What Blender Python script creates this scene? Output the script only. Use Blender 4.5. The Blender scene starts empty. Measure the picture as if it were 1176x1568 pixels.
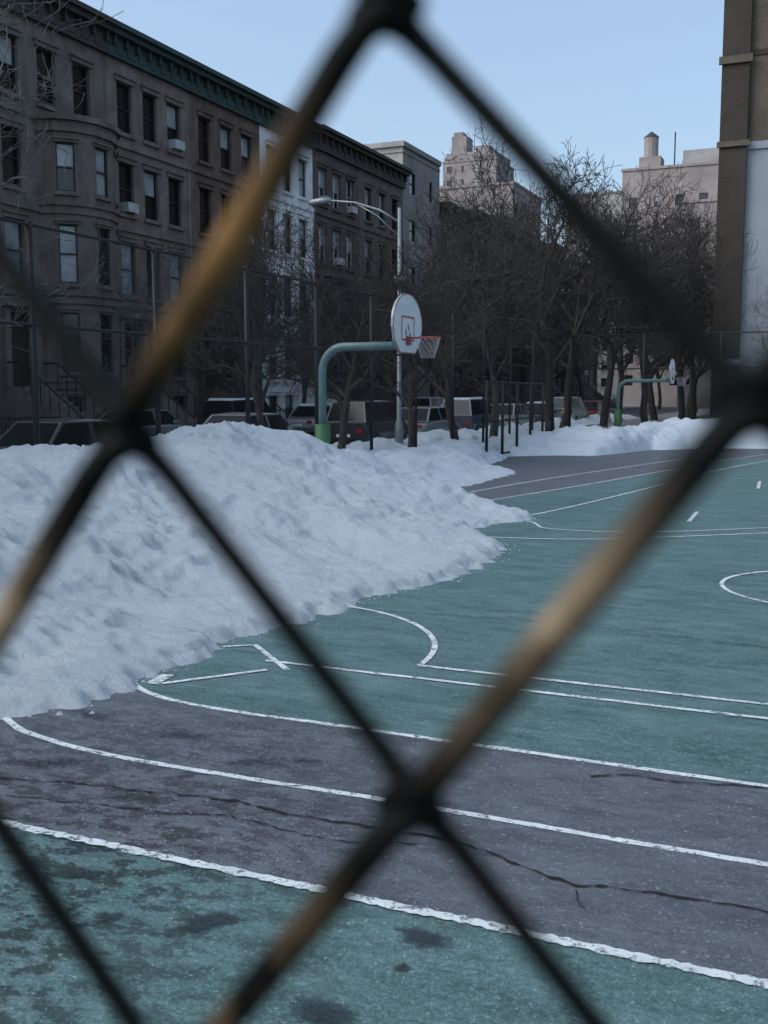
import bpy, math, random
import numpy as np
from mathutils import Vector, Quaternion, noise
random.seed(7)
S=bpy.context.scene
COL=S.collection

# ------------------------------------------------------------------ materials
def new_mat(name):
    m=bpy.data.materials.new(name); m.use_nodes=True
    nt=m.node_tree; nt.nodes.clear()
    out=nt.nodes.new('ShaderNodeOutputMaterial')
    b=nt.nodes.new('ShaderNodeBsdfPrincipled')
    nt.links.new(b.outputs[0],out.inputs[0])
    return m,nt,b,out
def N(nt,t,**k):
    n=nt.nodes.new(t)
    for a,v in k.items(): setattr(n,a,v)
    return n
def noise_fac(nt,scale,detail=6,lo=.4,hi=.6,stretch=None,rough=.6,src=None):
    g=N(nt,'ShaderNodeNewGeometry'); v=g.outputs['Position']
    if stretch:
        mp=N(nt,'ShaderNodeMapping'); mp.inputs['Scale'].default_value=stretch
        nt.links.new(v,mp.inputs[0]); v=mp.outputs[0]
    n=N(nt,'ShaderNodeTexNoise'); n.inputs['Scale'].default_value=scale
    n.inputs['Detail'].default_value=detail; n.inputs['Roughness'].default_value=rough
    nt.links.new(v,n.inputs['Vector'])
    r=N(nt,'ShaderNodeMapRange'); r.inputs[1].default_value=lo; r.inputs[2].default_value=hi
    r.clamp=True
    nt.links.new(n.outputs[0],r.inputs[0])
    return r.outputs[0],n.outputs[0]
def mixc(nt,fac,a,b):
    m=N(nt,'ShaderNodeMix'); m.data_type='RGBA'
    for s,x in ((0,fac),(6,a),(7,b)):
        if hasattr(x,'links'): nt.links.new(x,m.inputs[s])
        elif isinstance(x,(int,float)): m.inputs[s].default_value=x
        else: m.inputs[s].default_value=(*x,1)
    return m.outputs[2]
def mul(nt,a,k,op='MULTIPLY'):
    n=N(nt,'ShaderNodeMath',operation=op); nt.links.new(a,n.inputs[0])
    if hasattr(k,'links'): nt.links.new(k,n.inputs[1])
    else: n.inputs[1].default_value=k
    return n.outputs[0]
def bump(nt,b,h,strength,dist):
    bp=N(nt,'ShaderNodeBump'); bp.inputs['Strength'].default_value=strength
    bp.inputs['Distance'].default_value=dist
    nt.links.new(h,bp.inputs['Height']); nt.links.new(bp.outputs[0],b.inputs['Normal'])
def simple(name,c1,c2=None,scale=3,rough=.8,bs=0,bd=.01,metal=0,detail=6):
    m,nt,b,o=new_mat(name)
    c2=c2 or tuple(x*.7 for x in c1)
    f,raw=noise_fac(nt,scale,detail,.35,.65)
    nt.links.new(mixc(nt,f,c2,c1),b.inputs['Base Color'])
    b.inputs['Roughness'].default_value=rough; b.inputs['Metallic'].default_value=metal
    if bs: bump(nt,b,raw,bs,bd)
    return m
def stone_mat(name,c):
    m,nt,b,o=new_mat(name)
    f,raw=noise_fac(nt,1.1,7,.35,.65)
    col=mixc(nt,f,tuple(x*.6 for x in c),c)
    f2,_=noise_fac(nt,1.6,6,.5,.7,(2.5,2.5,.25),.6)   # rain streaks
    col=mixc(nt,mul(nt,f2,.6),col,tuple(x*.35 for x in c))
    nt.links.new(col,b.inputs['Base Color']); b.inputs['Roughness'].default_value=.9
    _,r=noise_fac(nt,9,8); bump(nt,b,r,.35,.02)
    return m
def brick_mat(name,c1,c2,mortar,scale=1.0):
    m,nt,b,o=new_mat(name)
    g=N(nt,'ShaderNodeNewGeometry'); sp=N(nt,'ShaderNodeSeparateXYZ'); nt.links.new(g.outputs['Position'],sp.inputs[0])
    ad=N(nt,'ShaderNodeMath',operation='ADD'); nt.links.new(sp.outputs[0],ad.inputs[0]); nt.links.new(sp.outputs[1],ad.inputs[1])
    cb=N(nt,'ShaderNodeCombineXYZ'); nt.links.new(ad.outputs[0],cb.inputs[0]); nt.links.new(sp.outputs[2],cb.inputs[1])
    br=N(nt,'ShaderNodeTexBrick'); br.inputs['Scale'].default_value=scale
    br.inputs['Brick Width'].default_value=.22; br.inputs['Row Height'].default_value=.075; br.inputs['Mortar Size'].default_value=.008
    br.inputs['Color1'].default_value=(*c1,1); br.inputs['Color2'].default_value=(*c2,1); br.inputs['Mortar'].default_value=(*mortar,1)
    nt.links.new(cb.outputs[0],br.inputs['Vector'])
    f,raw=noise_fac(nt,.5,6,.3,.7)
    dark=mixc(nt,f,(.6,.6,.62),(1,1,1))
    mm=N(nt,'ShaderNodeMix'); mm.data_type='RGBA'; mm.blend_type='MULTIPLY'; mm.inputs[0].default_value=1
    nt.links.new(br.outputs[0],mm.inputs[6]); nt.links.new(dark,mm.inputs[7])
    nt.links.new(mm.outputs[2],b.inputs['Base Color']); b.inputs['Roughness'].default_value=.9
    return m
def axis_ramp(nt,axis,a,b):
    g=N(nt,'ShaderNodeNewGeometry'); sp=N(nt,'ShaderNodeSeparateXYZ'); nt.links.new(g.outputs['Position'],sp.inputs[0])
    r=N(nt,'ShaderNodeMapRange'); r.clamp=True; r.inputs[1].default_value=a; r.inputs[2].default_value=b
    nt.links.new(sp.outputs[axis],r.inputs[0]); return r.outputs[0]
def court_mat(name,ca,cb,salt,stain,light):
    m,nt,b,o=new_mat(name)
    f1,_=noise_fac(nt,.6,5,.35,.65,(1,1.6,1))
    c=mixc(nt,f1,ca,cb)
    f3,_=noise_fac(nt,2.0,10,.40,.66,(.6,1.4,1),.74)       # dried salt bloom
    c=mixc(nt,mul(nt,f3,light),c,salt)
    f6,_=noise_fac(nt,20,9,.47,.60,(.8,1.2,1),.85)
    c=mixc(nt,mul(nt,f6,light),c,salt)
    f8,_=noise_fac(nt,5,9,.47,.62,(.5,1.5,1),.74)            # scuffed dark wear
    c=mixc(nt,mul(nt,f8,.5),c,tuple(x*.42 for x in ca))
    f2,_=noise_fac(nt,5.5,9,.48,.55,(1,1.7,1),.68)
    zone=mul(nt,axis_ramp(nt,0,-1.2,-2.8),axis_ramp(nt,1,6.5,4.0))
    grit,_=noise_fac(nt,34,8,.49,.60,None,.85)
    c=mixc(nt,mul(nt,mul(nt,grit,axis_ramp(nt,1,4.4,3.4)),.5),c,tuple(x*1.25 for x in salt))
    c=mixc(nt,mul(nt,mul(nt,f2,zone),stain),c,tuple(x*.18 for x in ca))
    f4,raw=noise_fac(nt,110,4,.45,.60,None,.85)            # aggregate
    c=mixc(nt,mul(nt,f4,.6),c,tuple(x*.3 for x in ca))
    f5,_=noise_fac(nt,50,5,.59,.67,None,.78)
    c=mixc(nt,mul(nt,f5,.75),c,(.40,.46,.48))
    nt.links.new(c,b.inputs['Base Color']); b.inputs['Roughness'].default_value=.65
    bump(nt,b,raw,.7,.006)
    return m
M_green=court_mat('green_court_paint',(.034,.094,.092),(.058,.134,.13),(.165,.26,.265),.95,.6)
M_mauve=court_mat('mauve_track_paint',(.064,.070,.088),(.090,.097,.117),(.19,.215,.24),.85,.42)
def line_mat():
    m,nt,b,o=new_mat('worn_white_line_paint')
    f,_=noise_fac(nt,16,9,.51,.59,None,.82)
    g,_=noise_fac(nt,4,3,.35,.65)
    nt.links.new(mixc(nt,g,(.46,.50,.51),(.66,.69,.70)),b.inputs['Base Color']); b.inputs['Roughness'].default_value=.7
    t=N(nt,'ShaderNodeBsdfTransparent'); mx=N(nt,'ShaderNodeMixShader')
    nt.links.new(mul(nt,f,.9),mx.inputs[0]); nt.links.new(b.outputs[0],mx.inputs[1]); nt.links.new(t.outputs[0],mx.inputs[2])
    nt.links.new(mx.outputs[0],o.inputs[0]); return m
M_line=line_mat()
M_crack=simple('crack_dark_tar',(.006,.006,.007),rough=1)  # near-black colour of the crack strips
def wet_mat():
    m,nt,b,o=new_mat('damp_asphalt')
    nt.links.new(mixc(nt,noise_fac(nt,60,5)[0],(.008,.012,.013),(.025,.036,.038)),b.inputs['Base Color']); b.inputs['Roughness'].default_value=.45
    a=N(nt,'ShaderNodeAttribute'); a.attribute_name='core'
    f,raw=noise_fac(nt,30,9,.3,.7,None,.75)
    s=mul(nt,a.outputs['Fac'],raw,'ADD'); r=N(nt,'ShaderNodeMapRange'); r.clamp=True; r.inputs[1].default_value=.70; r.inputs[2].default_value=1.05; r.inputs[4].default_value=.85; nt.links.new(s,r.inputs[0])
    t=N(nt,'ShaderNodeBsdfTransparent'); mx=N(nt,'ShaderNodeMixShader')
    nt.links.new(r.outputs[0],mx.inputs[0]); nt.links.new(t.outputs[0],mx.inputs[1]); nt.links.new(b.outputs[0],mx.inputs[2]); nt.links.new(mx.outputs[0],o.inputs[0]); return m
M_wet=wet_mat()
def snow_mat():
    m,nt,b,o=new_mat('old_snow')
    f,raw=noise_fac(nt,1.2,8,.3,.7)
    c=mixc(nt,f,(.66,.74,.84),(.79,.86,.93))
    f2,_=noise_fac(nt,30,6,.66,.74)
    c=mixc(nt,f2,c,(.36,.39,.43))
    nt.links.new(c,b.inputs['Base Color']); b.inputs['Roughness'].default_value=.85
    _,r2=noise_fac(nt,15,12,0,1,None,.82)
    bump(nt,b,r2,1.0,.13)
    return m
M_snow=snow_mat()
M_ground=simple('city_asphalt_ground',(.06,.06,.065),(.10,.105,.11),.3,.9)
M_road=simple('road_asphalt',(.04,.04,.045),(.06,.06,.065),1,.85)
M_walk=simple('concrete_pavement',(.16,.16,.16),(.24,.25,.26),1.5,.9)
M_bark=simple('bark',(.022,.018,.016),(.055,.048,.044),6,.95)
M_bark2=simple('pale_bark',(.065,.062,.06),(.12,.117,.115),6,.95)
M_glass,nt_,b_,_o=new_mat('window_glass'); b_.inputs['Base Color'].default_value=(.01,.012,.014,1); b_.inputs['Roughness'].default_value=.06; b_.inputs['IOR'].default_value=1.65
M_cglass,nt_,b_,_o=new_mat('car_window_glass'); b_.inputs['Base Color'].default_value=(.008,.009,.01,1); b_.inputs['Roughness'].default_value=.1; b_.inputs['IOR'].default_value=1.3
M_blind=simple('window_blind_behind_glass',(.38,.41,.43),(.24,.26,.28),2,.2)
M_frame=simple('window_frame_dark',(.02,.019,.018),rough=.6)
M_framew=simple('window_frame_white',(.40,.41,.41),rough=.6)
M_cornice=simple('cornice_green',(.02,.044,.038),(.03,.062,.053),2,.7)
M_corniceb=simple('cornice_brown',(.036,.03,.027),(.055,.044,.039),2,.7)
M_roof=simple('roof_tar',(.04,.04,.04))
M_black=simple('black_iron',(.006,.006,.007),rough=.6)
M_ac=simple('ac_unit_white',(.5,.51,.51),rough=.5)
M_door=simple('door_wood',(.04,.022,.016),rough=.5)
M_steel=simple('galvanised_steel',(.28,.31,.33),(.2,.22,.24),10,.5,metal=.4)
M_hoopgreen=simple('hoop_pole_teal',(.07,.125,.128),(.10,.165,.168),8,.5)
M_pad=simple('pole_pad_green',(.035,.12,.045),rough=.6)
M_board=simple('backboard_white',(.70,.69,.72),(.58,.59,.62),6,.5)
M_red=simple('tail_light_red',(.25,.02,.015),rough=.3)
M_orange=simple('rim_orange',(.38,.07,.05),rough=.5)
M_net=simple('net_white',(.42,.43,.45))
STONE=[stone_mat('brownstone_%d'%i,c) for i,c in enumerate([(.20,.165,.14),(.145,.115,.10),(.18,.125,.10),(.095,.072,.06),(.24,.19,.16)])]
M_white=simple('white_painted_stone',(.86,.86,.86),(.66,.67,.70),1.2,.8,.2,.02)
M_beige=brick_mat('beige_brick',(.40,.38,.37),(.35,.33,.32),(.36,.35,.34))  # brick paled and greyed, distance haze put into the colour
M_towerb=brick_mat('tower_brick',(.33,.285,.275),(.29,.25,.24),(.32,.30,.29))  # lifted, cooler brick tone with distance haze painted in
M_pinkb=brick_mat('pink_brick',(.36,.30,.285),(.32,.265,.255),(.34,.31,.30))  # pink muted by haze mixed into the brick colour
M_brickr=brick_mat('tan_school_brick',(.12,.10,.07),(.075,.06,.042),(.15,.135,.11))
M_brickd=brick_mat('dark_pier_brick',(.045,.036,.027),(.027,.021,.016),(.07,.06,.05))
M_greywall=simple('grey_painted_wall',(.26,.29,.32),(.22,.25,.28),.4,.85)

# ------------------------------------------------------------------ mesh builder
class MB:
    def __init__(s): s.v=[];s.f=[];s.m=[];s.mats=[]
    def mi(s,mat):
        if mat not in s.mats: s.mats.append(mat)
        return s.mats.index(mat)
    def quad(s,pts,mat):
        n=len(s.v); s.v+= [tuple(p) for p in pts]; s.f.append(tuple(range(n,n+len(pts)))); s.m.append(s.mi(mat))
    def box8(s,P,mat):
        n=len(s.v); s.v+=[tuple(p) for p in P]
        for f in ((0,1,2,3),(7,6,5,4),(0,4,5,1),(1,5,6,2),(2,6,7,3),(3,7,4,0)):
            s.f.append(tuple(n+i for i in f)); s.m.append(s.mi(mat))
    def box(s,x0,x1,y0,y1,z0,z1,mat):
        s.box8([(x0,y0,z0),(x0,y1,z0),(x1,y1,z0),(x1,y0,z0),(x0,y0,z1),(x0,y1,z1),(x1,y1,z1),(x1,y0,z1)],mat)
    def tube(s,path,rad,n,mat,cap=True):
        path=[Vector(p) for p in path]
        if not hasattr(rad,'__len__'): rad=[rad]*len(path)
        base=len(s.v); k=s.mi(mat); ref=None
        for i,p in enumerate(path):
            t=(path[min(i+1,len(path)-1)]-path[max(i-1,0)]).normalized()
            if ref is None: ref=t.orthogonal().normalized()
            a=(ref-t*ref.dot(t))
            a=a.normalized() if a.length>1e-5 else t.orthogonal().normalized()
            ref=a; b=t.cross(a)
            for j in range(n):
                w=2*math.pi*j/n; s.v.append(tuple(p+(a*math.cos(w)+b*math.sin(w))*rad[i]))
        for i in range(len(path)-1):
            for j in range(n):
                s.f.append((base+i*n+j,base+i*n+(j+1)%n,base+(i+1)*n+(j+1)%n,base+(i+1)*n+j)); s.m.append(k)
        if cap:
            s.f.append(tuple(base+j for j in range(n-1,-1,-1))); s.m.append(k)
            s.f.append(tuple(base+(len(path)-1)*n+j for j in range(n))); s.m.append(k)
    def mesh(s,name,smooth=False):
        me=bpy.data.meshes.new(name); me.from_pydata(s.v,[],s.f)
        for m in s.mats: me.materials.append(m)
        me.polygons.foreach_set('material_index',s.m)
        if smooth: me.polygons.foreach_set('use_smooth',[True]*len(s.f))
        me.update(); return me
    def obj(s,name,parent=None,smooth=False,loc=(0,0,0)):
        o=bpy.data.objects.new(name,s.mesh(name,smooth)); COL.objects.link(o); o.location=loc
        if parent: o.parent=parent
        return o
def empty(name,loc=(0,0,0),rz=0):
    e=bpy.data.objects.new(name,None); COL.objects.link(e); e.location=loc; e.rotation_euler[2]=rz; e.empty_display_size=.5; return e

def wall(W,G,A,B,z0,z1,ops,mat,frame=None,trim=None,depth=.22,sills=True,rnd=random,blind=.3,lintel=.18):
    ax,ay=A; bx,by=B; L=math.hypot(bx-ax,by-ay); dx,dy=(bx-ax)/L,(by-ay)/L; nx,ny=dy,-dx
    def P(s,o,z): return (ax+dx*s+nx*o, ay+dy*s+ny*o, z)
    def ob(mb,s0,s1,o0,o1,a,b,m): mb.box8([P(s0,o0,a),P(s1,o0,a),P(s1,o1,a),P(s0,o1,a),P(s0,o0,b),P(s1,o0,b),P(s1,o1,b),P(s0,o1,b)],m)
    ss=sorted({0,L,*[o[0] for o in ops],*[o[1] for o in ops]}); zs=sorted({z0,z1,*[o[2] for o in ops],*[o[3] for o in ops]})
    for i in range(len(ss)-1):
        for j in range(len(zs)-1):
            cs=(ss[i]+ss[i+1])/2; cz=(zs[j]+zs[j+1])/2
            if any(o[0]<cs<o[1] and o[2]<cz<o[3] for o in ops): continue
            W.quad([P(ss[i],0,zs[j]),P(ss[i+1],0,zs[j]),P(ss[i+1],0,zs[j+1]),P(ss[i],0,zs[j+1])],mat)
    for o in ops:
        s0,s1,a,b=o[:4]; kind=o[4] if len(o)>4 else 'w'
        for q in ([P(s0,0,a),P(s0,-depth,a),P(s0,-depth,b),P(s0,0,b)],[P(s1,0,a),P(s1,-depth,a),P(s1,-depth,b),P(s1,0,b)],
                  [P(s0,0,a),P(s1,0,a),P(s1,-depth,a),P(s0,-depth,a)],[P(s0,0,b),P(s1,0,b),P(s1,-depth,b),P(s0,-depth,b)]): W.quad(q,mat)
        fr=frame or M_frame; d=-depth
        if kind=='d':
            ob(G,s0+.08,s1-.08,d,d+.05,a+.01,b-.5,M_door); ob(G,s0+.08,s1-.08,d,d+.03,b-.48,b-.02,M_glass)
        else:
            mid=(a+b)/2; x=rnd.random()
            m1=M_blind if x<blind else M_glass; m2=M_blind if x<blind*.35 else M_glass
            G.quad([P(s0,d,mid),P(s1,d,mid),P(s1,d,b),P(s0,d,b)],m1); G.quad([P(s0,d,a),P(s1,d,a),P(s1,d,mid),P(s0,d,mid)],m2)
            t=.06
            ob(G,s0,s0+t,d+.004,d+.08,a,b,fr); ob(G,s1-t,s1,d+.004,d+.08,a,b,fr)
            ob(G,s0+t,s1-t,d+.004,d+.08,a,a+t,fr); ob(G,s0+t,s1-t,d+.004,d+.08,b-t,b,fr); ob(G,s0+t,s1-t,d+.004,d+.07,mid-.03,mid+.03,fr)
            if kind=='ac':
                ob(G,s0+.15,s1-.15,-.1,.35,a+.06,a+.46,M_ac)
        if sills:
            tm=trim or mat
            ob(W,s0-.12,s1+.12,.002,.14,a-.16,a-.004,tm); ob(W,s0-.14,s1+.14,.002,.10,b+.004,b+.004+lintel,tm)
            ob(W,s0-.18,s1+.18,.002,.18,b+.006+lintel,b+.07+lintel,tm)
    return ob

XF=-29.0
def brownstone(y0,y1,H,stone,cor,seed,bay=False,white=False,door_side=0):
    r=random.Random(seed); root=empty('brownstone_house',(0,0,0)); W=MB(); G=MB(); C=MB()
    w=y1-y0; y0+=.015; y1-=.015; w=y1-y0
    rows=[(13.2,15.3),(9.8,11.95),(6.3,8.6)]
    cols=[w*.2,w*.5,w*.8]; hw=.52
    if bay: cols=[w*.12,w*.44,w*.76]
    fr=M_frame if r.random()<.7 else M_framew
    ops=[]
    for ri,(a,b) in enumerate(rows):
        for ci,c in enumerate(cols):
            if bay and ri>0 and ci>0: continue
            k='ac' if r.random()<.16 else 'w'
            ops.append((c-hw,c+hw,a,b,k))
    dc=cols[2] if door_side else cols[0]
    if bay: dc=cols[0]+.1
    for c in cols:
        if abs(c-dc)<.2: ops.append((dc-.65,dc+.65,2.3,5.1,'d'))
        elif not bay: ops.append((c-hw,c+hw,2.8,5.2)); ops.append((c-hw,c+hw,.5,1.9))
    ob=wall(W,G,(XF,y0),(XF,y1),0,H-1.25,ops,stone,fr,stone,rnd=r,blind=.4)
    for z in (5.75,9.05,12.55): ob(W,.0,w,.002,.12,z,z+.22,stone)
    for s in (0.0,w-.22): ob(W,s,s+.22,.002,.07,5.98,9.04,stone); ob(W,s,s+.22,.002,.07,9.28,12.54,stone)
    W.quad([(XF,y0,0),(XF-12,y0,0),(XF-12,y0,H-.3),(XF,y0,H-.3)],M_towerb); W.quad([(XF,y1,0),(XF-12,y1,0),(XF-12,y1,H-.3),(XF,y1,H-.3)],M_towerb)
    W.quad([(XF-12,y0,0),(XF-12,y1,0),(XF-12,y1,H-.3),(XF-12,y0,H-.3)],M_towerb); W.quad([(XF,y0,H-.3),(XF-12,y0,H-.3),(XF-12,y1,H-.3),(XF,y1,H-.3)],M_roof)
    C.box(XF-.1,XF+.22,y0,y1,H-1.25,H-.42,cor); C.box(XF-.1,XF+.55,y0,y1,H-.418,H-.2,cor); C.box(XF-.1,XF+.75,y0,y1,H-.198,H,cor)
    n=8
    for i in range(n):
        yy=y0+.25+(w-.5)*i/(n-1); C.box(XF+.223,XF+.40,yy-.06,yy+.06,H-.8,H-.42,cor)
    for i in range(n-1):
        yy=y0+.25+(w-.5)*(i+.5)/(n-1); C.box(XF+.223,XF+.25,yy-.2,yy+.2,H-1.08,H-.6,cor)
    C.box(XF-5,XF-4,y0+.1,y0+.9,H-.3,H+1.1,M_towerb)
    if bay:
        cy=y0+w*.64; R=w*.30; n=7
        pts=[(XF+R*.8*math.sin(math.pi*i/n), cy-R*math.cos(math.pi*i/n)) for i in range(n+1)]
        for i in range(n):
            A=pts[i];B=pts[i+1]; L=math.hypot(A[0]-B[0],A[1]-B[1]); o=[]
            if i%2==1:
                q=L*.5; o=[(q-.36,q+.36,9.85,11.7),(q-.36,q+.36,6.35,8.6),(q-.36,q+.36,2.9,5.2),(q-.36,q+.36,.5,1.9)]
            ob2=wall(W,G,A,B,0,12.7,o,stone,fr,stone,depth=.12,rnd=r,blind=.5,lintel=.1)
            for z in (2.2,5.55,9.0): ob2(W,-.03,L+.03,.002,.1,z,z+.3,stone); ob2(W,-.05,L+.05,.002,.2,z+.302,z+.4,stone)
            ob2(C,-.05,L+.05,.002,.14,12.1,12.5,stone); ob2(C,-.08,L+.08,.002,.3,12.502,12.72,stone)
        C.quad([(x,y,12.71) for x,y in pts],M_roof)
    T=MB(); yc=y0+dc; ns=12
    for i in range(ns): T.box(XF+.01,XF+.6+.28*(ns-i),yc-.85,yc+.85,2.3/ns*i+(.001),2.3/ns*(i+1),stone)
    for sgn in (-1,1):
        a=yc+sgn*.98
        T.tube([(XF+.2,a,3.2),(XF+.9,a,3.2),(XF+3.9,a,1.0)],.04,6,M_black)
        for i in range(8):
            t=i/7; x=XF+.9+3.0*t; T.tube([(x,a,max(.02,2.25-2.2*t)),(x,a,3.2-2.2*t)],.02,4,M_black)
    T.box(XF+.003,XF+.2,yc-.95,yc-.68,2.3,5.3,stone); T.box(XF+.003,XF+.2,yc+.68,yc+.95,2.3,5.3,stone); T.box(XF+.003,XF+.45,yc-1.05,yc+1.05,5.303,5.55,stone)
    W.obj('walls',root); G.obj('windows_and_door',root); C.obj('cornice',root); T.obj('stoop',root)
    F=MB(); x=XF+2.6; yy=y0+.1
    while yy<y1-.1:
        if abs(yy-yc)>1.1: F.tube([(x,yy,.1),(x,yy,1.25)],.014,4,M_black)
        yy+=.16
    for (p,q) in ((y0+.1,yc-1.1),(yc+1.1,y1-.1)):
        if q>p: F.box(x-.02,x+.02,p,q,1.15,1.19,M_black); F.box(x-.02,x+.02,p,q,.2,.24,M_black)
    F.obj('areaway_railing',root)
    return root
brownstone(30.7,37.2,17.4,STONE[0],M_corniceb,11,bay=True)
brownstone(37.2,43.3,17.4,STONE[4],M_cornice,12)
brownstone(43.3,49.9,17.4,STONE[2],M_cornice,13)
brownstone(49.9,56.0,17.4,M_white,M_cornice,14,door_side=1)
brownstone(56.0,62.4,17.5,STONE[1],M_corniceb,15)
brownstone(62.4,69.8,17.5,STONE[0],M_corniceb,16)
y=30.7
for i in range(9):
    brownstone(y-6.3,y,17.4,STONE[(i*3+1)%5],M_corniceb if i%2 else M_cornice,30+i,bay=(i%3==1)); y-=6.3
y=77.3
for i in range(9):
    brownstone(y,y+6.4,16.6+(i%3)*.5,[STONE[3],STONE[4],STONE[1]][i%3],M_corniceb,50+i,bay=(i%3==1)); y+=6.4

def block(name,x0,x1,y0,y1,H,mat,fl=3.1,seed=0,crown=None,ww=1.2,winz=1.5,zmin=3.0):
    r=random.Random(seed); root=empty(name); W=MB(); G=MB()
    for (A,B) in (((x0,y0),(x1,y0)),((x1,y0),(x1,y1))):
        L=math.hypot(A[0]-B[0],A[1]-B[1]); nc=max(2,int(L/3.0)); ops=[]
        z=zmin
        while z<H-2.2:
            for i in range(nc):
                c=L*(i+.5)/nc; k=ww*(.5 if i%3==1 else 1); ops.append((c-k/2,c+k/2,z,z+winz))
            z+=fl
        ob=wall(W,G,A,B,0,H,ops,mat,None,None,depth=.15,sills=False,rnd=r,blind=.3)
        z=zmin+fl*2-.7
        while z<H: ob(W,.01,L-.01,.002,.06,z,z+.14,mat); z+=fl*3
    W.quad([(x0,y1,0),(x1,y1,0),(x1,y1,H),(x0,y1,H)],mat); W.quad([(x0,y0,0),(x0,y1,0),(x0,y1,H),(x0,y0,H)],mat); W.quad([(x0,y0,H-.4),(x1,y0,H-.4),(x1,y1,H-.4),(x0,y1,H-.4)],M_roof)
    W.box(x0-.15,x1+.15,y0-.15,y0+.2,H,H+.35,mat); W.box(x1-.2,x1+.15,y0+.202,y1,H,H+.35,mat)
    if crown: crown(W,x0,x1,y0,y1,H)
    W.obj('walls',root); G.obj('windows',root); return root
block('apartment_building',-42,XF-.05,69.85,77.2,19.2,M_beige,3.3,seed=3)
def crown1(W,x0,x1,y0,y1,H):
    W.box(x0+.6,x1-.6,y0+.6,y1-1,H+.36,H+2.2,M_towerb)
    W.box(x0+1.6,x0+5.2,y0+1.5,y0+6,H+2.2,H+6.2,M_towerb); W.box(x0+1.9,x0+4.2,y0+2,y0+5,H+6.2,H+7.2,M_towerb)
    W.box(x1-5.5,x1-2.2,y0+1.5,y0+5,H+2.2,H+3.6,M_towerb)
    for i in range(8):
        xx=x0+.3+i*(x1-x0-.9)/7; W.box(xx,xx+.5,y0-.1,y0+.3,H+.36,H+1.1,M_towerb)
block('apartment_tower',-88,-75,236,250,55,M_towerb,3.1,seed=5,crown=crown1)
def crown2(W,x0,x1,y0,y1,H):
    W.tube([(x0+3.4,y0+3,H+2),(x0+3.4,y0+3,H+5)],1.0,12,M_pinkb); W.tube([(x0+3.4,y0+3,H+5),(x0+3.4,y0+3,H+5.8)],[1.1,.1],12,M_roof)
    W.box(x0+2,x0+5,y0+1.6,y0+4.6,H+.36,H+2.1,M_pinkb); W.box(x0+8,x0+13,y0+2,y0+6,H+.36,H+2.6,M_beige)
    W.tube([(x0+7,y0+1,H),(x0+7,y0+1,H+5)],.1,5,M_black)
block('apartment_building',-30,-14,153,168,33,M_pinkb,3.1,seed=7,crown=crown2)
block('apartment_building',-19,-4,135,150,25,M_towerb,3.1,seed=8)
block('apartment_building',-62,-45,150,165,32,M_towerb,3.1,seed=9)
block('apartment_building',-46,-31,185,200,36,M_beige,3.1,seed=10)
block('apartment_building',-75,-52,95,110,24.5,M_towerb,3.1,seed=14)

def school():
    root=empty('school_building'); W=MB(); x0=-6.9; y0=62.5; H=32
    W.box(x0+1.45,40,y0,y0+25,15.6,H,M_brickr)
    W.box(x0+1.45,40,y0+.02,y0+25,0,15.598,M_greywall)
    W.box(x0+1.25,40,y0-.08,y0+.3,15.35,15.75,M_greywall)
    W.box(x0,x0+1.448,y0-.35,y0+24,0,H,M_brickd)
    W.box(x0-.15,x0+1.6,y0-.5,y0-.352,19.9,20.3,M_brickr); W.box(x0-.12,x0+1.6,y0-.5,y0-.352,15.5,15.8,M_brickr)
    W.box(x0+1.6,40,y0-.06,y0-.005,20.3,20.6,M_brickd)
    W.box(x0-.1,x0+1.6,y0-.5,y0-.352,3.6,3.9,M_greywall)
    W.box(x0+1.6,40,y0-.1,y0-.005,0,1.2,M_brickd)
    for i in range(8):
        xx=x0+9+i*4.0
        for z in (4.5,9,17,21.5,26): W.box(xx,xx+1.8,y0-.03,y0-.006,z,z+2.6,M_glass); W.box(xx-.1,xx+1.9,y0-.1,y0-.004,z-.2,z-.02,M_walk)
    W.obj('walls',root)
school()

# ------------------------------------------------------------------ ground, court
def sheet(name,polys,z,mat):
    m=MB()
    for p in polys: m.quad([(x,y,z) for x,y in p],mat)
    return m.obj(name)
sheet('ground',[[(-900,-900),(900,-900),(900,900),(-900,900)]],-.02,M_ground)
sheet('road',[[(-24,-60),(-14.9,-60),(-14.9,300),(-24,300)]],.0,M_road)
k=MB(); k.box(-14.9,-10.8,-60,300,-.015,.13,M_walk); k.obj('near_pavement')
k=MB(); k.box(-30,-24,-60,300,-.015,.13,M_walk); k.obj('far_pavement')
sheet('court_surface',[[(-10.8,-1.5),(25,-1.5),(25,46),(-10.8,46)]],.004,M_green)
sheet('track_surface',[[(-10.8,3.745),(12,3.745),(12,5.74),(-10.8,5.74)],
   [(-10.8,5.74),(-3.6,5.74),(-4.18,5.785),(-4.62,6.01),(-5.3,6.7),(-5.8,8),(-10.8,8)],
   [(-8.2,19.2),(-6.45,18.2),(-5.22,23.6),(-3.2,33.7),(0,41),(-4,42),(-9.8,33)]],.008,M_mauve)
Lm=MB()
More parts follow.
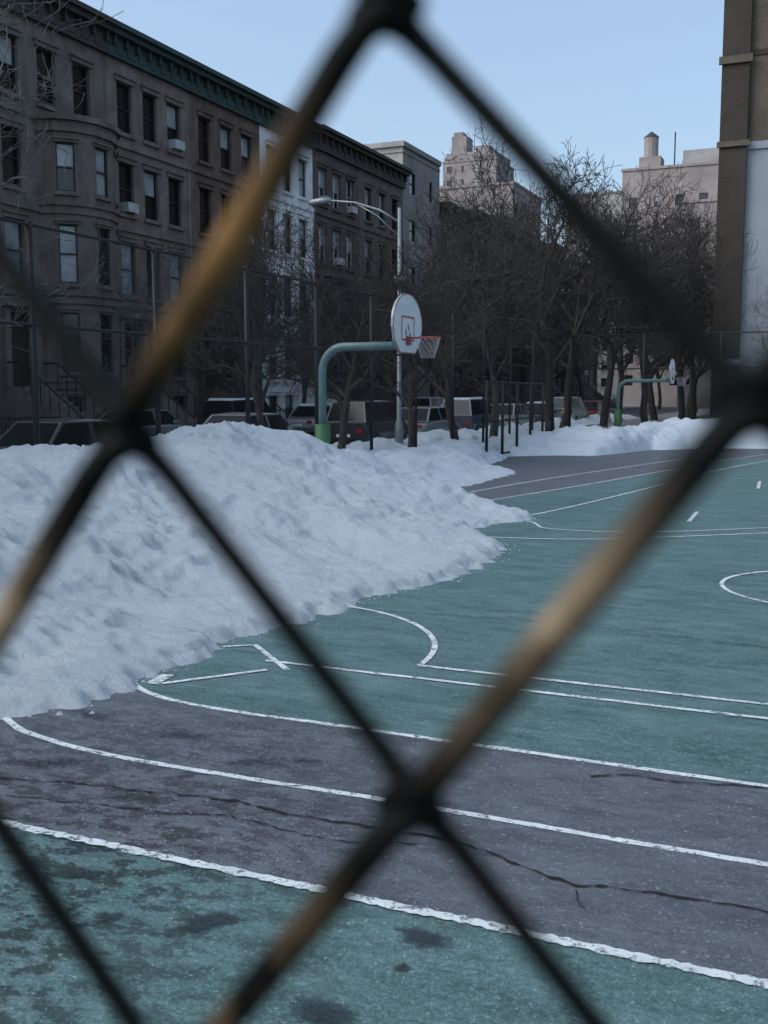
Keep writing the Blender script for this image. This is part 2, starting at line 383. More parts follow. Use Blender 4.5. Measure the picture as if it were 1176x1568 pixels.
def strip(mb,pts,w,z,mat,jit=0,var=0,st=.07):
    P=[Vector((a,b,0)) for a,b in pts]
    out=[]
    for i in range(len(P)-1):
        L=(P[i+1]-P[i]).length; n=max(1,int(L/st)) if (jit or var) else 1
        for j in range(n): out.append(P[i].lerp(P[i+1],j/n))
    out.append(P[-1])
    if jit:
        for i,p in enumerate(out):
            q=Vector((p.x*1.7,p.y*3,5)); p.x+=random.uniform(-jit,jit)*.5; p.y+=random.uniform(-jit,jit)*.8+jit*3*noise.noise(q)+jit*2.2*noise.noise(q*4)
    Lp=[];Rp=[]
    for i,p in enumerate(out):
        t=(out[min(i+1,len(out)-1)]-out[max(i-1,0)]).normalized(); nn=Vector((-t.y,t.x,0)); ww=w/2*(1+var*random.uniform(-1,1))
        Lp.append(p+nn*ww); Rp.append(p-nn*ww)
    for i in range(len(out)-1):
        mb.quad([(Lp[i].x,Lp[i].y,z),(Rp[i].x,Rp[i].y,z),(Rp[i+1].x,Rp[i+1].y,z),(Lp[i+1].x,Lp[i+1].y,z)],mat)
def smooth(pts,n=6):
    o=[]
    for i in range(len(pts)-1):
        p0=Vector(pts[max(i-1,0)]);p1=Vector(pts[i]);p2=Vector(pts[i+1]);p3=Vector(pts[min(i+2,len(pts)-1)])
        for j in range(n):
            t=j/n; o.append(tuple(.5*((2*p1)+(p2-p0)*t+(2*p0-5*p1+4*p2-p3)*t*t+(3*p1-p0-3*p2+p3)*t**3)))
    o.append(tuple(pts[-1])); return o
def arc(cx,cy,r,a0,a1,n=40): return [(cx+r*math.cos(math.radians(a0+(a1-a0)*i/n)),cy+r*math.sin(math.radians(a0+(a1-a0)*i/n))) for i in range(n+1)]
z=.012; lw=.048
strip(Lm,smooth([(-5.3,6.7),(-4.62,6.03),(-4.18,5.80),(-3.6,5.73),(-2.9,5.74),(-1.92,5.74)])+[(12,5.74)],lw,z,M_line,.002,.12)
strip(Lm,smooth([(-5.6,5.5),(-4.77,4.97),(-4.39,4.82),(-3.63,4.72),(-2.1,4.75)])+[(12,4.74)],lw,z,M_line,.002,.12)
strip(Lm,[(-10,3.745),(12,3.745)],.055,z,M_line,0.003,.3,.03)
strip(Lm,[(-4.05,6.96),(12,7.02)],lw,z,M_line,.002,.1); strip(Lm,[(-2.89,7.30),(12,7.33)],lw,z,M_line,.002,.1)
strip(Lm,arc(-4.72,7.3,1.83,0,110),lw,z,M_line)
strip(Lm,[(-4.6,7.2),(-4.38,7.36),(-3.76,6.78)],lw,z+.001,M_line); strip(Lm,[(-3.9,6.72),(-4.43,6.06)],lw,z+.001,M_line); strip(Lm,[(-4.47,6.05),(-4.5,6.3)],.1,z+.002,M_line)
strip(Lm,arc(.07,11.95,1.2,0,360,60),lw,z,M_line)
strip(Lm,smooth([(-7.2,19.5),(-6.4,25),(-3.6,38)]),.06,z,M_line); strip(Lm,smooth([(-6.45,18.2),(-5.22,23.6),(-3.2,33.7),(-1.5,40)]),.06,z,M_line)
strip(Lm,smooth([(-5.3,16.3),(-4.7,17.6),(-3.9,22.5),(-2.87,29.95),(-1,38)]),.06,z,M_line)
strip(Lm,smooth([(-7.4,18.1),(-6.0,17.2),(-4.6,16.4),(-4.0,15.6),(-2.5,15.9),(-.5,17.5)]),.05,z,M_line)
strip(Lm,smooth([(-4.9,14.3),(-3.6,14.55),(-2.5,15.2),(-.6,16.7)]),.05,z+.001,M_line)
strip(Lm,[(-2.2,17.4),(-2.25,18.9)],.07,z,M_line); strip(Lm,[(-1.6,24),(-1.7,26)],.07,z,M_line)
Lm.obj('court_line_markings')
Cm=MB()
strip(Cm,[(-5,4.1),(-4.11,4.19),(-3.5,4.33),(-2.88,4.42),(-2.5,4.40),(-2.02,4.415),(-1.55,4.405),(-1.21,4.3),(-.95,4.21),(-.64,4.28),(-.18,4.27),(.8,4.4),(3,4.3),(6,4.5)],.013,.015,M_crack,.011,.9,.035)
strip(Cm,[(-3.9,4.02),(-3.2,4.12),(-2.7,4.23),(-2.13,4.19),(-1.7,4.33)],.008,.0152,M_crack,.012,.95,.035)
strip(Cm,[(-3.5,4.33),(-3.3,4.55),(-3.1,4.68)],.005,.0154,M_crack,.01,.9,.03)
strip(Cm,[(-1.17,5.5),(-1.02,5.6),(-.7,5.62),(-.27,5.7),(1,5.75)],.012,.0156,M_crack,.009,.8,.04)
strip(Cm,[(-.95,4.21),(-.9,4.05),(-.84,3.98)],.005,.0158,M_crack,.006,.9,.03)
strip(Cm,[(-3.1,4.5),(-2.6,4.72),(-2.35,4.9)],.005,.016,M_crack,.01,.9,.035)
strip(Cm,[(-4.2,9.0),(-2,9.2),(.5,8.8),(4,8.9)],.008,.0157,M_crack,.02,.9)
strip(Cm,[(-3.6,12.0),(-1.4,12.6),(2,12.2)],.008,.0159,M_crack,.02,.9)
Cm.obj('pavement_cracks')
Wm=MB(); core=[]
def blob(cx,cy,rx,ry,rot=0,seed=0,cr=.75):
    n0=len(Wm.v); k=Wm.mi(M_wet); Wm.v.append((cx,cy,.0095)); core.append(cr); n=48
    for i in range(n):
        a=2*math.pi*i/n; r=1.45+.5*noise.noise(Vector((math.cos(a)*1.6+seed,math.sin(a)*1.6,seed*.7)))+.3*noise.noise(Vector((math.cos(a)*5,math.sin(a)*5+seed,3)))
        x=rx*r*math.cos(a); y=ry*r*math.sin(a); Wm.v.append((cx+x*math.cos(rot)-y*math.sin(rot),cy+x*math.sin(rot)+y*math.cos(rot),.0095)); core.append(0)
    for i in range(n): Wm.f.append((n0,n0+1+i,n0+1+(i+1)%n)); Wm.m.append(k)
for i,b in enumerate([(-2.22,3.32,.2,.07,.9),(-1.39,3.56,.11,.07,0),(-1.52,2.96,.12,.08,0),(-1.38,3.33,.035,.03,0),(-3.0,3.45,.14,.06,.3),(-2.6,3.2,.07,.05,0)]): blob(*b,seed=i*3.3)
for i,b in enumerate([(-4.0,4.5,.3,.12,.4),(-3.3,4.25,.3,.1,.2),(-3.0,4.95,.22,.1,.6),(-3.6,5.2,.3,.12,.1),(-2.7,5.1,.16,.07,.2),(-4.4,5.3,.3,.1,-.3)]): blob(*b,seed=40+i*2.3,cr=.46)
wo=Wm.obj('damp_patches'); at=wo.data.attributes.new('core','FLOAT','POINT'); at.data.foreach_set('value',core)

# ------------------------------------------------------------------ snow
def interp(t,tab):
    if t<=tab[0][0]: return tab[0][1]
    for (a,b),(c,d) in zip(tab,tab[1:]):
        if t<=c: return b+(d-b)*(t-a)/(c-a)
    return tab[-1][1]
EDGE=[(2,-13),(3.4,-10),(4.2,-7.5),(4.8,-5.3),(5.0,-4.9),(5.35,-4.6),(6.05,-4.65),(7.3,-4.75),(8.1,-4.55),(9.35,-4.42),(11,-4.0),(12.5,-3.95),(13.7,-4.2),(14.9,-5.3),(15.7,-5.1),(16.8,-4.6),(17.5,-5.6),(18.3,-6.7),(20,-7.7),(23,-7.6),(26.4,-7.7),(27.5,-9.0),(32.6,-9.9),(36,-10.2),(40,-10.4)]
HC=[(2,.4),(4,1.0),(6,1.32),(9,1.28),(12,1.24),(14,1.36),(15.5,1.46),(17.0,1.36),(18.3,.98),(19.7,.72),(22,.62),(25,.52),(29,.42),(40,.42)]
def heightfield(name,xs,yy,fn):
    vs=[];fs=[];nx=len(xs)
    for y in yy:
        for x in xs: vs.append((x,y,fn(x,y)))
    for j in range(len(yy)-1):
        for i in range(nx-1):
            a=j*nx+i
            if max(vs[a][2],vs[a+1][2],vs[a+nx][2],vs[a+nx+1][2])<-.01: continue
            fs.append((a,a+1,a+nx+1,a+nx))
    me=bpy.data.meshes.new(name); me.from_pydata(vs,[],fs); me.materials.append(M_snow)
    me.polygons.foreach_set('use_smooth',[True]*len(fs)); me.update()
    o=bpy.data.objects.new(name,me); COL.objects.link(o); return o
def rough(x,y):
    v=Vector((x,y,0))
    a=noise.fractal(v*.6+Vector((3,1,7)),1,2,4)*.25
    c1=1-abs(noise.noise(v*1.8+Vector((9,2,0))))*2.2
    c2=1-abs(noise.noise(v*4.6+Vector((1,5,2))))*2.2
    c3=noise.noise(v*10)+.8*noise.noise(v*19)
    m=max(0,.5+.9*noise.noise(v*.8+Vector((4,4,4))))
    return a,(c1*.05+c2*.048)*(.35+m)+c3*.029*(.6+m)
def h1(x,y):
    e=interp(y,EDGE)+.18*noise.noise(Vector((y*2.1,x*.8,2)))+.12*noise.noise(Vector((y*6,x*5,4)))+.07*noise.noise(Vector((y*15,x*15,4)))
    d=e-x
    if d<-.12: return -.05
    Hc=interp(y,HC); xc=-9.9; Wd=max(.6,e-xc); s=max(0,min(1,d/Wd))
    a,b=rough(x,y)
    r=min(1,max(0,d+.12)/.22)
    h=Hc*(.06*r+.94*(.35*s+.65*s*s*(3-2*s)))
    if x<xc: h*=1-.25*min(1,(xc-x)/1.5)
    k=min(1,max(0,d)/1.0)
    return h+a*k+b*(.35+.65*k)*min(1,r+.1)-.035*(1-r)+.005*r
xs=list(np.arange(-12.2,-3.5,.04)); yy=list(np.arange(2.2,11,.04))+list(np.arange(11,20,.055))+list(np.arange(20,41,.13))
heightfield('snow_bank',xs,yy,h1)
YB=[(-12,31),(-9.8,33),(-8.6,34),(-7.4,34.3),(-6.9,36),(-6.3,38.6),(-5.2,39.6),(-3.9,41),(5,42),(30,43)]
def h2(x,y):
    e=interp(x,YB)+.3*noise.noise(Vector((x*1.1,y*.4,2))); d=y-e
    if d<-.1: return -.05
    a,b=rough(x,y); s=min(1,max(0,d)/3.2); H=.62+.5*min(1,max(0,(x+7.5)/3.5))+.4*noise.noise(Vector((x*.5,0,9)))
    h=H*(.1*min(1,(d+.1)/.3)+.9*math.sin(s*math.pi/2))
    if d>4.5: h*=max(0,1-(d-4.5)/3)
    return h+a*s*1.3+b*2*min(1,(d+.1)/.3)-.02
heightfield('snow_bank',list(np.arange(-10.9,22,.11)),list(np.arange(31,50.5,.11)),h2)
def h3(x,y):
    a,b=rough(x,y); c=1-abs(x+14.6)/.9
    return .13+max(-.3,c*.4+a*1.2+b-.1) if c>0 else -.05
heightfield('kerb_snow_ridge',list(np.arange(-15.6,-13.6,.12)),list(np.arange(5,80,.2)),h3)
Cr=MB(); rr=random.Random(3)
for i in range(560):
    y=rr.uniform(4.7,19); e=interp(y,EDGE); x=e+abs(rr.gauss(0,.12))-.05; s=rr.choice([.006,.008,.012,.015,.024])*rr.uniform(.5,1.1)
    n=len(Cr.v); k=Cr.mi(M_snow)
    P=[]
    for (a,b,c) in ((1,0,0),(.3,.9,0),(-.9,.4,0),(-.5,-.8,0),(.6,-.8,0),(.2,.2,.7),(-.3,-.1,.6)): P.append((x+a*s*rr.uniform(.6,1.4),y+b*s*rr.uniform(.6,1.4),.008+c*s*rr.uniform(.6,1.2)))
    Cr.v+=P
    for f in ((0,1,5),(1,2,6,5),(2,3,6),(3,4,6),(4,0,5,6)): Cr.f.append(tuple(n+q for q in f)); Cr.m.append(k)
Cr.obj('snow_crumbs')

# ------------------------------------------------------------------ trees
def tree_mesh(seed,H,spread=1.0,mat=M_bark,levels=4,dens=1.0,rk=.018,rmin=.009):
    r=random.Random(seed); mb=MB()
    def branch(p,d,L,rad,lev,nseg):
        path=[p.copy()];rr=[rad];dirs=[d.copy()]; q=p.copy(); dd=d.copy()
        for i in range(nseg):
            wob=.14 if lev==0 else .30
            dd=(dd+Vector((r.gauss(0,wob),r.gauss(0,wob),r.gauss(0,wob)+(.09 if lev>0 else .1)))).normalized()
            q=q+dd*(L/nseg); path.append(q.copy()); dirs.append(dd.copy()); rr.append(max(rmin,rad*(1-.62*(i+1)/nseg) if lev<levels else rad*(1-.5*(i+1)/nseg)))
        mb.tube(path,rr,[8,6,5,4,3][min(lev,4)],mat,cap=False)
        if lev>=levels: return
        nch=[r.randint(6,8),r.randint(6,8),r.randint(6,8),r.randint(4,6)][min(lev,3)]
        nch=int(nch*dens) if lev>0 else nch
        for c in range(nch):
            t=(.32+.68*(c+r.random())/nch) if lev==0 else (.18+.82*(c+r.random()*.9)/nch)
            t=min(.999,t); k=int(t*nseg); u=t*nseg-k; pp=path[k].lerp(path[k+1],u); base=dirs[k+1]
            ax=base.orthogonal().normalized(); ang=r.uniform(0,2*math.pi) if lev>0 else c*2.4+r.uniform(-.5,.5)
            ax=Quaternion(base,ang)@ax
            tilt=r.uniform(.5,.95)*(1.0 if lev else .8*spread)
            nd=(Quaternion(ax,tilt)@base)
            if lev==0: nd.z=max(nd.z,.35)
            nd.normalize()
            Lc=[L*.78*(1.1-.35*t),L*.58,L*.55,L*.5][min(lev,3)]*r.uniform(.75,1.15)
            rc=max(rmin,rr[k]*[.66,.58,.5,.45][min(lev,3)])
            branch(pp,nd,Lc,rc,lev+1,[5,5,4,3][min(lev,3)])
    branch(Vector((0,0,-.1)),Vector((r.uniform(-.1,.1),r.uniform(-.1,.1),1)).normalized(),H*.6,H*rk,0,7)
    zmax=max(v[2] for v in mb.v); s=H/zmax; mb.v=[(a*s,b*s,c*s) for a,b,c in mb.v]
    return mb.mesh('bare_tree_mesh',True)
TM=[tree_mesh(1,10,1.25,dens=1.2),tree_mesh(2,10,1.1,dens=1.2),tree_mesh(5,10,1.35,dens=1.15),tree_mesh(9,10,1.0,dens=1.15),tree_mesh(14,10,1.15,M_bark2,dens=1.0,rk=.012,rmin=.006)]
def tree(x,y,h,k,rz=0,name='bare_street_tree'):
    o=bpy.data.objects.new(name,TM[k]); COL.objects.link(o); o.location=(x,y,.1); o.scale=(h/10,)*3; o.rotation_euler[2]=rz
for t in [(-13.1,12.6,11.2,4,.4),(-13.2,22.7,6.9,1,1),(-13.4,27.3,7.4,2,2),(-12.8,31.5,7,0,4),(-13,36.5,10.5,3,3),(-13.2,41.5,11,1,5),(-12.6,48.5,14.3,0,.5),(-13.4,54,13.5,2,1.2),(-12.5,60,14.5,0,2.9),(-13,67,13.8,1,4.4),(-12,75,15.5,2,5.2),(-11,84,16.5,3,.2),(-10,94,17.5,0,1.9),(-13,105,17,1,2.2),(-8,118,18,2,3.3),
          (-25.5,34,8.5,4,1.1),(-25.3,41,8,2,2.1),(-25.4,47.5,8.5,0,3.1),(-25.2,54,8.5,3,4.1),(-25.4,60,9.5,1,5.1),(-25.3,66.5,11,2,.1),(-25.2,73,11.5,0,1.4),(-25.2,80,12,1,2.4),(-25.1,88,13,3,3.4),(-25,98,13,2,4.4),(-25,110,14,0,5.4),(-20,128,14,1,.7),(-9,66,13,1,.8),(-9.5,57,12,2,4.1),(-9.5,76,13,0,.3),(-3.5,58,9,4,2.8)]: tree(*t)

# ------------------------------------------------------------------ fences
def mesh_fence_mat():
    m,nt,b,o=new_mat('woven_wire_mesh')
    b.inputs['Base Color'].default_value=(.012,.015,.014,1); b.inputs['Roughness'].default_value=.6
    g=N(nt,'ShaderNodeNewGeometry'); sp=N(nt,'ShaderNodeSeparateXYZ'); nt.links.new(g.outputs['Position'],sp.inputs[0])
    def mth(op,a,bb):
        n=N(nt,'ShaderNodeMath',operation=op)
        for i,x in enumerate((a,bb)):
            if x is None: continue
            if hasattr(x,'links'): nt.links.new(x,n.inputs[i])
            else: n.inputs[i].default_value=x
        return n.outputs[0]
    a=mth('ADD',sp.outputs[0],sp.outputs[1]); res=None
    for op in ('ADD','SUBTRACT'):
        q=mth(op,a,sp.outputs[2]); f=mth('FRACT',mth('DIVIDE',q,.075),None); c=mth('LESS_THAN',f,.075)
        res=c if res is None else mth('MAXIMUM',res,c)
    t=N(nt,'ShaderNodeBsdfTransparent'); mx=N(nt,'ShaderNodeMixShader')
    nt.links.new(res,mx.inputs[0]); nt.links.new(t.outputs[0],mx.inputs[1]); nt.links.new(b.outputs[0],mx.inputs[2]); nt.links.new(mx.outputs[0],o.inputs[0])
    return m
M_mesh=mesh_fence_mat()
def court_fence(A,B,H,sp,mid=(3.1,),name='court_chain_link_fence'):
    root=empty(name); P=MB(); Q=MB(); A=Vector(A);B=Vector(B); L=(B-A).length; n=max(1,round(L/sp))
    for i in range(n+1):
        p=A.lerp(B,i/n); P.tube([(p.x,p.y,0),(p.x,p.y,H+.05)],.048,8,M_black)
    for h in (H,.15)+tuple(mid): P.tube([(A.x,A.y,h),(B.x,B.y,h)],.028,6,M_black)
    Q.quad([(A.x,A.y,.1),(B.x,B.y,.1),(B.x,B.y,H),(A.x,A.y,H)],M_mesh)
    P.obj('posts_and_rails',root,True); Q.obj('wire_mesh',root)
court_fence((-11.2,-3),(-11.2,46.5),4.57,3.0)
court_fence((-11.2,46.55),(24,46.55),4.57,3.3)
court_fence((-9.9,30.5),(-9.9,37),2.4,1.6,(1.2,),'low_chain_link_fence')

def near_fence():
    c=.103; r=.00150; O=np.array([-.4354*c,2.1+.3812*c]); e1=np.array([-.328,-.43])*c; e2=np.array([.36,-.39])*c
    V=[];F=[];wear_highlight=[]; ns=8; base=0
    D=r*1.35; hook=r*1.6
    for w in range(-38,40):
        pts=[];wr=[];rad=[]
        for k in range(-60,80):
            R=O+k*(e1+e2)+w*e2
            if R[1]>2.98 or R[1]<.12 or abs(R[0])>2.6: continue
            Lf=R+e1
            pts.append((R[0]+hook,0,R[1])); wr.append(0);rad.append(r*1.5)
            for t in (.05,.12,.3,.5,.7,.88,.95):
                q=R+e1*t; ed=min(t,1-t); pts.append((q[0],-D*(1 if ed>.06 else .75),q[1])); wr.append(max(0,1-abs(t-.55)/.38)); rad.append(r*1.36)  # mid-strand mask: worn vinyl plus a painted-in highlight
            pts.append((Lf[0]-hook,0,Lf[1])); wr.append(0);rad.append(r*1.5)
            for t in (.05,.12,.3,.5,.7,.88,.95):
                q=Lf+e2*t; ed=min(t,1-t); pts.append((q[0],D*(1 if ed>.06 else .75),q[1])); wr.append(max(0,.2-abs(t-.2))*.5); rad.append(r*(.98 if ed>.1 else 1.15))
        if len(pts)<6: continue
        P=np.array(pts); P[:,1]+=c
        T=np.empty_like(P); T[1:-1]=P[2:]-P[:-2]; T[0]=P[1]-P[0]; T[-1]=P[-1]-P[-2]; T/=np.linalg.norm(T,axis=1)[:,None]
        A=np.cross(T,np.array([0,1.,0])); A/=np.linalg.norm(A,axis=1)[:,None]; Bv=np.cross(T,A)
        an=np.linspace(0,2*np.pi,ns,endpoint=False)
        ring=P[:,None,:]+(A[:,None,:]*np.cos(an)[None,:,None]+Bv[:,None,:]*np.sin(an)[None,:,None])*np.array(rad)[:,None,None]
        V.append(ring.reshape(-1,3)); wear_highlight+=list(np.repeat(wr,ns)); n=len(P)
        i=np.arange(n-1)[:,None]; j=np.arange(ns)[None,:]
        f=np.stack([base+i*ns+j,base+i*ns+(j+1)%ns,base+(i+1)*ns+(j+1)%ns,base+(i+1)*ns+j],-1).reshape(-1,4); F.append(f); base+=n*ns
    V=np.concatenate(V);F=np.concatenate(F)
    me=bpy.data.meshes.new('woven_wire'); me.vertices.add(len(V)); me.vertices.foreach_set('co',V.ravel()); me.loops.add(F.size); me.loops.foreach_set('vertex_index',F.ravel().astype(np.int32))
    me.polygons.add(len(F)); me.polygons.foreach_set('loop_start',np.arange(0,F.size,4,dtype=np.int32)); me.polygons.foreach_set('use_smooth',np.ones(len(F),bool)); me.update(calc_edges=True)
    at=me.attributes.new('wear_highlight','FLOAT','POINT'); at.data.foreach_set('value',np.array(wear_highlight,dtype=np.float32))
    m,nt,b,o=new_mat('worn_highlit_vinyl_wire')
    a=N(nt,'ShaderNodeAttribute'); a.attribute_name='wear_highlight'
    f,_=noise_fac(nt,38,3,.36,.62)
    w2=mul(nt,a.outputs['Fac'],1.6,'POWER')
    mu2=N(nt,'ShaderNodeMath',operation='MULTIPLY'); mu2.inputs[1].default_value=1.15; mu2.use_clamp=True; nt.links.new(mul(nt,f,w2),mu2.inputs[0])
    g,_=noise_fac(nt,22,2,.4,.6)
    worn_highlight=mixc(nt,g,(.24,.13,.045),(.42,.31,.20))  # tan of worn vinyl, also painting highlights onto the front strands
    nt.links.new(mixc(nt,mu2.outputs[0],(.0025,.0038,.003),worn_highlight),b.inputs['Base Color']); b.inputs['Roughness'].default_value=.6; b.inputs['Specular IOR Level'].default_value=.1
    me.materials.append(m)
    root=empty('chain_link_fence'); ob=bpy.data.objects.new('woven_wire',me); COL.objects.link(ob); ob.parent=root
    Pm=MB()
    for x in (-2.65,2.65): Pm.tube([(x,c,0),(x,c,3.1)],.03,12,M_steel)
    Pm.tube([(-2.65,c,3.02),(2.65,c,3.02)],.021,10,M_steel); Pm.tube([(-2.65,c,.08),(2.65,c,.08)],.021,10,M_steel)
    Pm.obj('posts_and_rails',root,True)
near_fence()

# ------------------------------------------------------------------ hoops
def hoop(x,y,dz=0.0,arm=1.66):
    root=empty('basketball_hoop',(x,y,0)); P=MB(); za=2.92+dz; R=.45
    path=[(0,0,0),(0,0,za-R)]+[(R-R*math.cos(a),0,za-R+R*math.sin(a)) for a in [math.pi/2*i/8 for i in range(1,9)]]+[(arm,0,za)]
    P.tube(path,.075,12,M_hoopgreen); P.tube([(0,0,0),(0,0,1.5+dz*.4)],.15,12,M_pad)
    P.tube([(arm-.03,-.3,za+.2),(arm-.25,0,za),(arm-.03,.3,za+.2)],.02,6,M_hoopgreen)
    P.obj('curved_pole',root,True)
    B=MB(); zb=2.78+dz
    def outline(s=1.0,c=.5):
        o=[(-.36,0),(.36,0),(.60,.20),(.685,.45)]+[(.685*math.cos(a),.5+.55*math.sin(a)) for a in [math.pi*i/16 for i in range(1,16)]]+[(-.685,.45),(-.60,.20)]
        return [(a*s,c+(b-c)*s) for a,b in o]
    O=outline(); X0=arm+.01; X1=X0+.04
    B.quad([(X1,a,zb+b) for a,b in O],M_board); B.quad([(X0,a,zb+b) for a,b in reversed(O)],M_board)
    I=outline(.965,.52)
    for i in range(len(O)):
        j=(i+1)%len(O); B.quad([(X0,O[i][0],zb+O[i][1]),(X0,O[j][0],zb+O[j][1]),(X1,O[j][0],zb+O[j][1]),(X1,O[i][0],zb+O[i][1])],M_steel)
        B.quad([(X1+.003,O[i][0],zb+O[i][1]),(X1+.003,O[j][0],zb+O[j][1]),(X1+.003,I[j][0],zb+I[j][1]),(X1+.003,I[i][0],zb+I[i][1])],M_orange)
    for (a0,a1,b0,b1) in ((-.3,-.27,.22,.65),(.27,.3,.22,.65),(-.27,.27,.62,.65),(-.27,.27,.22,.25)): B.quad([(X1+.004,a0,zb+b0),(X1+.004,a1,zb+b0),(X1+.004,a1,zb+b1),(X1+.004,a0,zb+b1)],M_orange)
    for a,b in ((-.1,.36),(.02,.45),(.1,.32)): B.quad([(X1+.005,a-.04,zb+b-.04),(X1+.005,a+.04,zb+b-.04),(X1+.005,a+.02,zb+b+.05),(X1+.005,a-.03,zb+b+.06)],M_steel)
    B.obj('fan_backboard',root)
    Rm=MB(); cx=X1+.15+.2286; zr=3.05+dz
    Rm.tube([(cx+.2286*math.cos(2*math.pi*i/24),.2286*math.sin(2*math.pi*i/24),zr) for i in range(25)],.012,6,M_orange)
    Rm.tube([(X1,-.08,zr),(cx-.21,-.08,zr)],.012,6,M_orange); Rm.tube([(X1,.08,zr),(cx-.21,.08,zr)],.012,6,M_orange); Rm.box(X1+.006,X1+.03,-.1,.1,zr-.12,zr+.03,M_orange)
    Rm.obj('rim',root,True)
    Nn=MB()
    for i in range(12):
        for sg in (1,-1):
            pts=[]
            for j in range(6):
                t=j/5; rr=.225-.11*t; a=2*math.pi*(i+sg*.5*j)/12; pts.append((cx+rr*math.cos(a),rr*math.sin(a),zr-.36*t))
            Nn.tube(pts,.003,3,M_net,False)
    Nn.obj('net',root)
hoop(-8.84,17.4); hoop(-8.84,45.4,-.35,2.2)

def lamp(x,y,h=8.3):
    root=empty('street_lamp',(x,y,.1)); P=MB()
    P.tube([(0,0,0),(0,0,.9),(0,0,1.0),(0,0,h)],[.16,.14,.095,.06],12,M_steel)
    P.tube([(0,0,h-.5),(-.7,-.1,h-.05),(-1.6,-.2,h+.25),(-2.6,-.3,h+.38)],[.05,.045,.04,.04],8,M_steel)
    P.tube([(0,0,h-1.0),(-.8,-.1,h-.22),(-1.5,-.19,h+.18)],.025,6,M_steel)
    P.box(-.14,.24,-.16,.16,5.7,6.0,M_steel)
    P.tube([(-2.5,-.29,h+.38),(-2.8,-.32,h+.37),(-3.2,-.36,h+.33),(-3.35,-.38,h+.30)],[.06,.13,.12,.03],10,M_steel)
    P.obj('pole_arm_and_head',root,True)
lamp(-14.3,34.1); lamp(-14.3,70,8.3)

# parked cars
def car(x,y,col,suv=False,snow=False):
    root=empty('parked_car',(x,y,.0)); B=MB(); hw=.9; mat=simple('car_paint',col,tuple(c*.8 for c in col),3,.25)
    zb=.28; belt=.92 if not suv else 1.05; rf=1.45 if not suv else 1.75
    st=[(-2.3,.45,.70,.80),(-2.15,zb,.82,.88),(-1.3,zb,belt,hw),(0,zb,belt+.02,hw),(1.2,zb,belt,hw),(2.0,zb,.78,.86),(2.3,.45,.62,.72)]
    if suv: st[0]=(-2.3,.45,1.0,.84); st[1]=(-2.2,zb,1.05,.88)
    rings=[]
    for (yy,a,b,w) in st: rings.append([(-w,yy,a+.08),(-w-.02,yy,(a+b)/2),(-w*.96,yy,b-.06),(-w*.85,yy,b),(w*.85,yy,b),(w*.96,yy,b-.06),(w+.02,yy,(a+b)/2),(w,yy,a+.08),(w*.8,yy,a),(-w*.8,yy,a)])
    for r1,r2 in zip(rings,rings[1:]):
        for i in range(10): B.quad([r1[i],r1[(i+1)%10],r2[(i+1)%10],r2[i]],mat)
    B.quad(rings[0],mat); B.quad(rings[-1],mat)
    c=[(-2.15 if suv else -1.75,-1.9 if suv else -1.1),(1.35,.65)]
    yb0,yr0=c[0]; yb1,yr1=c[1]; bw=.8; rw=.64
    bl=[(-bw,yb0,belt-.01),(bw,yb0,belt-.01),(bw,yb1,belt-.01),(-bw,yb1,belt-.01)]; rl=[(-rw,yr0,rf),(rw,yr0,rf),(rw,yr1,rf),(-rw,yr1,rf)]
    for i in range(4):
        j=(i+1)%4; B.quad([bl[i],bl[j],rl[j],rl[i]],mat)
    B.quad([rl[0],rl[1],(rw*.85,(yr0+yr1)/2,rf+.05),(-rw*.85,(yr0+yr1)/2,rf+.05)],mat); B.quad([rl[3],rl[2],(rw*.85,(yr0+yr1)/2,rf+.05),(-rw*.85,(yr0+yr1)/2,rf+.05)],mat)
    B.quad([rl[1],rl[2],(rw*.85,(yr0+yr1)/2,rf+.05)],mat); B.quad([rl[0],rl[3],(-rw*.85,(yr0+yr1)/2,rf+.05)],mat)
    B.obj('body',root)
    G=MB()
    def inset(q,off,k=.1):
        q=[Vector(p) for p in q]; cen=sum(q,Vector())/4; n=(q[1]-q[0]).cross(q[3]-q[0]).normalized()
        if n.dot(cen-Vector((0,-.2,1)))<0: n=-n
        return [tuple(p.lerp(cen,k)+n*off) for p in q]
    for i in range(4):
        j=(i+1)%4; q=[bl[i],bl[j],rl[j],rl[i]]
        if i in (0,2): G.quad(inset(q,.006,.1),M_cglass)
        else:
            a,b,cc,d=[Vector(p) for p in q]; m1=a.lerp(b,.5); m2=d.lerp(cc,.5)
            G.quad(inset([a,m1,m2,d],.006,.12),M_cglass); G.quad(inset([m1,b,cc,m2],.006,.12),M_cglass)
    G.obj('windows',root)
    Wh=MB()
    for yy in (-1.45,1.4):
        for s in (-1,1):
            Wh.tube([(s*.72,yy,.33),(s*.93,yy,.33)],.33,18,M_black); Wh.tube([(s*.931,yy,.33),(s*.945,yy,.33)],.2,12,M_steel)
    Wh.obj('wheels',root)
    Lt=MB()
    for s in (-1,1):
        Lt.box(s*.62-.12,s*.62+.12,-2.32,-2.28,.66,.8,M_red); Lt.box(s*.6-.14,s*.6+.14,2.22,2.31,.52,.62,M_board); Lt.box(s*.92-.08,s*.92+.08,.72,.86,.98,1.1,mat)
    Lt.box(-.26,.26,-2.33,-2.3,.52,.62,M_board); Lt.obj('lights_mirrors_plate',root)
    if snow:
        Sn=MB(); Sn.box8([(-.6,yr0+.05,rf+.003),(.6,yr0+.05,rf+.003),(.6,yr1-.05,rf+.003),(-.6,yr1-.05,rf+.003),(-.52,yr0+.15,rf+.1),(.52,yr0+.15,rf+.09),(.5,yr1-.2,rf+.12),(-.5,yr1-.15,rf+.08)],M_snow); Sn.obj('roof_snow',root)
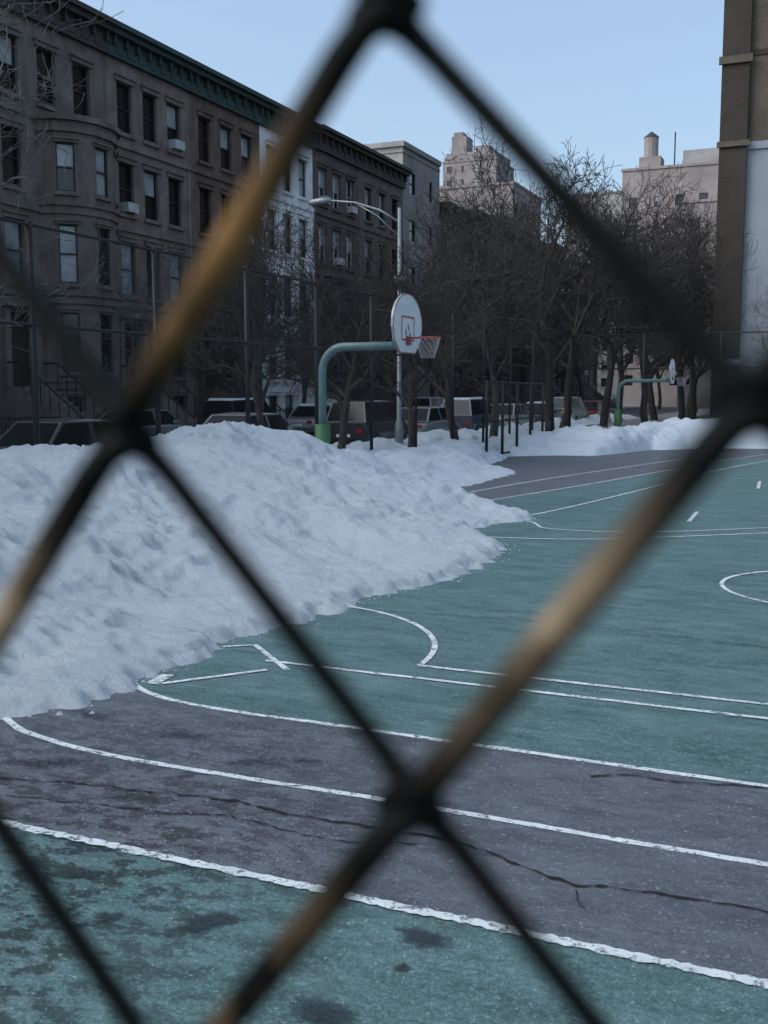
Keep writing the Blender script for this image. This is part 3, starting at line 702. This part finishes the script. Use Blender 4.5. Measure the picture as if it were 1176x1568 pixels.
for a in [(-16,19,(.05,.05,.055),0,0),(-16,26.8,(.2,.21,.22),0,0),(-16,35.4,(.03,.03,.035),1,0),(-16,41,(.2,.22,.24),0,0),(-16,46.8,(.05,.06,.09),1,1),(-16,53,(.35,.36,.37),0,0),(-16,59.5,(.04,.04,.045),0,1),(-16,66,(.3,.31,.32),1,0),(-16,73,(.12,.02,.02),0,0),
          (-23,31,(.2,.21,.22),0,0),(-23,38,(.03,.03,.03),1,1),(-23,45,(.3,.3,.31),0,1),(-23,52,(.06,.07,.1),0,0),(-23,60,(.4,.4,.41),1,0)]: car(a[0],a[1],a[2],bool(a[3]),bool(a[4]))

# ------------------------------------------------------------------ light, sky, camera
w=bpy.data.worlds.new('World'); S.world=w; w.use_nodes=True; nt=w.node_tree; bg=nt.nodes['Background']
sky=nt.nodes.new('ShaderNodeTexSky'); sky.sky_type='NISHITA'; sky.sun_disc=False
az=math.radians(228); el=math.radians(42)
sky.sun_elevation=el; sky.sun_rotation=az; sky.air_density=1.0; sky.dust_density=4.0; sky.ozone_density=2.5
haze=nt.nodes.new('ShaderNodeMix'); haze.data_type='RGBA'; haze.inputs[0].default_value=.35; haze.inputs[7].default_value=(1.9,2.6,3.05,1)   # thin high haze
nt.links.new(sky.outputs[0],haze.inputs[6]); nt.links.new(haze.outputs[2],bg.inputs[0]); bg.inputs[1].default_value=.26
sd=Vector((math.sin(az)*math.cos(el),math.cos(az)*math.cos(el),math.sin(el)))
sl=bpy.data.lights.new('sun','SUN'); sl.energy=1.8; sl.angle=math.radians(50); sl.color=(.76,.93,1)
so=bpy.data.objects.new('sun',sl); COL.objects.link(so); so.rotation_euler=(-sd).to_track_quat('-Z','Y').to_euler(); so.location=(-60,-20,60)
cd=bpy.data.cameras.new('camera'); cam=bpy.data.objects.new('camera',cd); COL.objects.link(cam)
cam.location=(0,0,2.1); cam.rotation_euler=(math.radians(90-6.56),0,math.radians(23.58))
cd.sensor_fit='HORIZONTAL'; cd.sensor_width=36; cd.lens=48.98; cd.clip_start=.01; cd.clip_end=3000
cd.dof.use_dof=True; cd.dof.focus_distance=16; cd.dof.aperture_fstop=18
S.camera=cam
S.view_settings.view_transform='Standard'; S.view_settings.look='None'; S.view_settings.exposure=0
